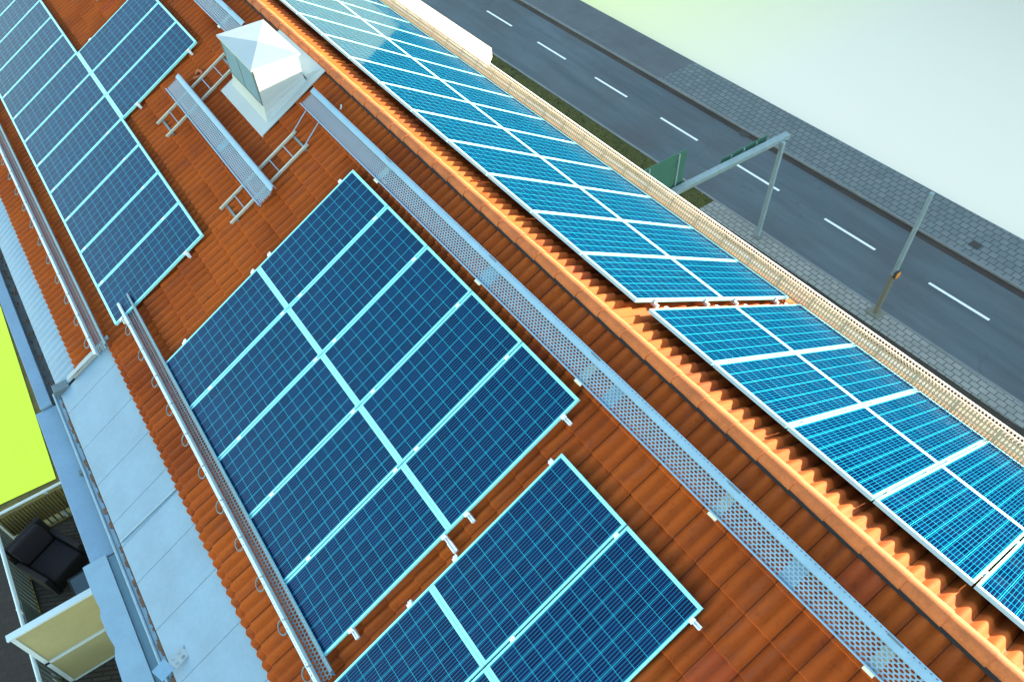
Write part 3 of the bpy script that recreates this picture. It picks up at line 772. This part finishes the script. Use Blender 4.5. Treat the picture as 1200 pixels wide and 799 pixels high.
# tufts of grass
g = G(); rg = random.Random(11)
for i in range(9000):
    y = rg.uniform(-40, -11.5); x = rg.uniform(sx(XK, y) + .17, sx(XK, y) + 2.6); h = rg.uniform(.03, .09); a = rg.uniform(0, 6.28); w = rg.uniform(.01, .03)
    dx, dy = w * math.cos(a), w * math.sin(a); i0 = len(g.v)
    g.v += [(x - dx, y - dy, GZ + .07), (x + dx, y + dy, GZ + .07), (x + rg.uniform(-.05, .05), y + rg.uniform(-.05, .05), GZ + .07 + h)]; g.f.append((i0, i0 + 1, i0 + 2))
tag(obj('grass', g, 'grass'), kind='stuff')
# centre line dashes
XC = -26.13
dashes = []; k = 0
for n in range(-12, 12):
    yc = -2.48 + 0 * n + n * 6.02 + 2.93
    y0 = -1.07 + n * 5.97; y1 = y0 + 3.02
    g = G(); strip(g, XC - .075, XC + .075, y0, y1, GZ + .004); structure('lane_marking', g, 'paint')
# drain covers
def cover(name, x, y, r, label, square=False):
    g = G()
    if square: g.box(x - r, x + r, y - r, y + r, GZ + .09, GZ + .102)
    else: g.tube([(x, y, GZ + .0), (x, y, GZ + .008)], r, 20)
    tag(obj(name, g, 'iron'), label, 'drain cover')
cover('manhole_cover', -28.45, -14.75, .34, 'round iron manhole cover in the road by the far kerb')
cover('drain_cover', -30.0, -1.25, .26, 'square dark drain cover in the far slab pavement', True)

# sign gantry
gan = thing('sign_gantry', 'grey steel sign gantry over the pavement with two green sign backs', 'sign gantry', T((-22.28, -8.17, GZ + .085)))
g = G(); g.beam((0, 0, 0), (0, 0, 5.50), .18, .18, (0, 1, 0)); obj('post', g, 'steelpost', gan, bevel=.01)
g = G(); g.box(-.22, .22, -.22, .22, 0, .03); obj('base_plate', g, 'kerb', gan)
bx = T((0, 0, GZ)) 
g = G(); g.beam((-22.85, -8.40, -14.10), (-12.0, -8.66, -14.10), .32, .20); obj('beam', g, 'beam', gan, I4, bevel=.012)
for i in range(9):
    x = -22.2 + i * 1.05; g = G(); g.hexa([(x, -8.61 - .0248 * i, -13.999), (x + .02, -8.61 - .0248 * i, -13.999), (x + .02, -8.22 - .0248 * i, -13.999), (x, -8.22 - .0248 * i, -13.999), (x, -8.61 - .0248 * i, -13.993), (x + .02, -8.61 - .0248 * i, -13.993), (x + .02, -8.22 - .0248 * i, -13.993), (x, -8.22 - .0248 * i, -13.993)])
    obj('beam_joint', g, 'steelpost', gan, I4)
def signback(x0, x1, z0, z1, y, stiff):
    g = G(); n = 8; hgt = (z1 - z0) / n
    for i in range(n): g.box(x0, x1, y - .02 + .004 * (i % 2), y + .01, z0 + i * hgt, z0 + (i + 1) * hgt - .012)
    s = obj('sign_back', g, 'sign', gan, I4)
    for x in stiff:
        g = G(); g.box(x - .035, x + .035, y + .012, y + .06, z0 - .1, z1 - .06); obj('stiffener', g, 'steelpost', s, I4)
signback(-16.75, -13.2, -14.30, -12.42, -8.86, (-16.30, -14.65))
signback(-21.90, -19.0, -14.30, -13.90, -8.80, (-21.2, -20.4, -19.6))
# street post with amber lamp
po = thing('street_post', 'tall slim grey steel post with an amber lens on the near pavement', 'post', T((-22.50, -1.345, GZ + .085)))
g = G(); g.tube([(0, 0, 0), (0, 0, 2.4)], [.125, .115], 10); obj('sleeve', g, 'postlow', po, smooth=True)
g = G(); g.tube([(0, 0, 2.4), (0, 0, 4.2), (0, 0, 6.75)], [.112, .10, .085], 10); obj('shaft', g, 'steelpost', po, smooth=True)
g = G(); g.box(-.32, .32, -.32, .32, 0, .05); obj('base_plate', g, 'postlow', po)
g = G(); g.tube([(.05, .12, 2.52), (.05, .21, 2.52)], .20, 16); ln = obj('amber_lamp', g, 'iron', po)
g = G(); g.tube([(.05, .211, 2.52), (.05, .235, 2.52)], [.185, .15], 16); obj('lens', g, 'amber', ln)
g = G(); g.tube([(.05, .0, 2.52), (.05, .119, 2.52)], .05, 8); obj('lamp_arm', g, 'iron', ln)

# courtyard ground
g = G(); poly(g, [(10.0, -60), (60, -60), (60, -15.45), (12.3, -15.40), (10.23, -15.28), (9.95, -26.9)], GZ - .06); structure('lawn', g, 'lawn')
g = G(); poly(g, [(5.0, -60), (60, -60), (60, -13.3), (5.0, -13.3)], GZ - .10); structure('path', g, 'plank')
g = G(); poly(g, [(5.0, -13.3), (60, -13.3), (60, 60), (5.0, 60)], GZ - .09); structure('courtyard_paving', g, 'dpave')

# apartment blocks across the street: added out of view to shade the street at this low sun
def block(x0, x1, y0, y1, h, wallm, label):
    r = thing('added_apartment_block', label, 'building', T(((x0 + x1) / 2, (y0 + y1) / 2, GZ)), 'unseen apartment blocks added to shade the street')
    g = G(); g.box(x0, x1, y0, y1, GZ - .15, GZ + h); obj('wall', g, wallm, r, I4)
    g = G(); g.box(x0 - .3, x1 + .3, y0 - .3, y1 + .3, GZ + h + .002, GZ + h + .4); obj('roof', g, 'smooth', r, I4)
    g = G(); y = y0 + 1.5
    while y < y1 - 2:
        for f in range(int(h // 3)):
            z = GZ + 1.0 + f * 3.0; g.box(x1 + .002, x1 + .05, y, y + 1.4, z, z + 1.5)
        y += 3.2
    obj('window', g, 'glassd', r, I4)
block(-84, -68, -98, -20, 20.5, 'brick', 'unseen dark apartment block added to shade the street')
block(-84, -68, -19, 40, 20.5, 'brick', 'unseen dark brick apartment block added to shade the street')

# ------------------------------------------------------------------ camera
cd = bpy.data.cameras.new('camera'); cam = bpy.data.objects.new('camera', cd); COL.objects.link(cam)
Rr, Rd, Rl = (Vector(q) for q in CAM_R)
cam.matrix_world = Matrix(((Rr.x, -Rd.x, -Rl.x, CAM_C[0]), (Rr.y, -Rd.y, -Rl.y, CAM_C[1]), (Rr.z, -Rd.z, -Rl.z, CAM_C[2]), (0, 0, 0, 1)))
cd.sensor_fit = 'HORIZONTAL'; cd.sensor_width = 36.0; cd.lens = FPX / 1200 * 36.0; cd.clip_start = .1; cd.clip_end = 3000
SC.camera = cam

# ------------------------------------------------------------------ light
S = Vector((-1.0, 0.26, 0.115)).normalized()          # towards the sun
ld = bpy.data.lights.new('sun', 'SUN'); ld.energy = 4.2; ld.angle = rad(0.5); ld.color = (1.0, 0.81, 0.55)
lo = bpy.data.objects.new('sun', ld); COL.objects.link(lo)
lo.rotation_euler = S.to_track_quat('Z', 'Y').to_euler()
w = bpy.data.worlds.new('World'); SC.world = w; w.use_nodes = True
nt = w.node_tree; bg = nt.nodes['Background']
sky = nt.nodes.new('ShaderNodeTexSky'); sky.sky_type = 'NISHITA'; sky.sun_disc = False
sky.sun_elevation = math.asin(S.z); sky.sun_rotation = math.atan2(S.x, S.y)
sky.air_density = 1.0; sky.dust_density = 0.3; sky.ozone_density = 0.7
nt.links.new(sky.outputs[0], bg.inputs[0]); bg.inputs[1].default_value = 0.15
vs = SC.view_settings
vs.view_transform = 'Standard'; vs.look = 'None'; vs.gamma = 1.0; vs.use_curve_mapping = False
vs.exposure = 2.92
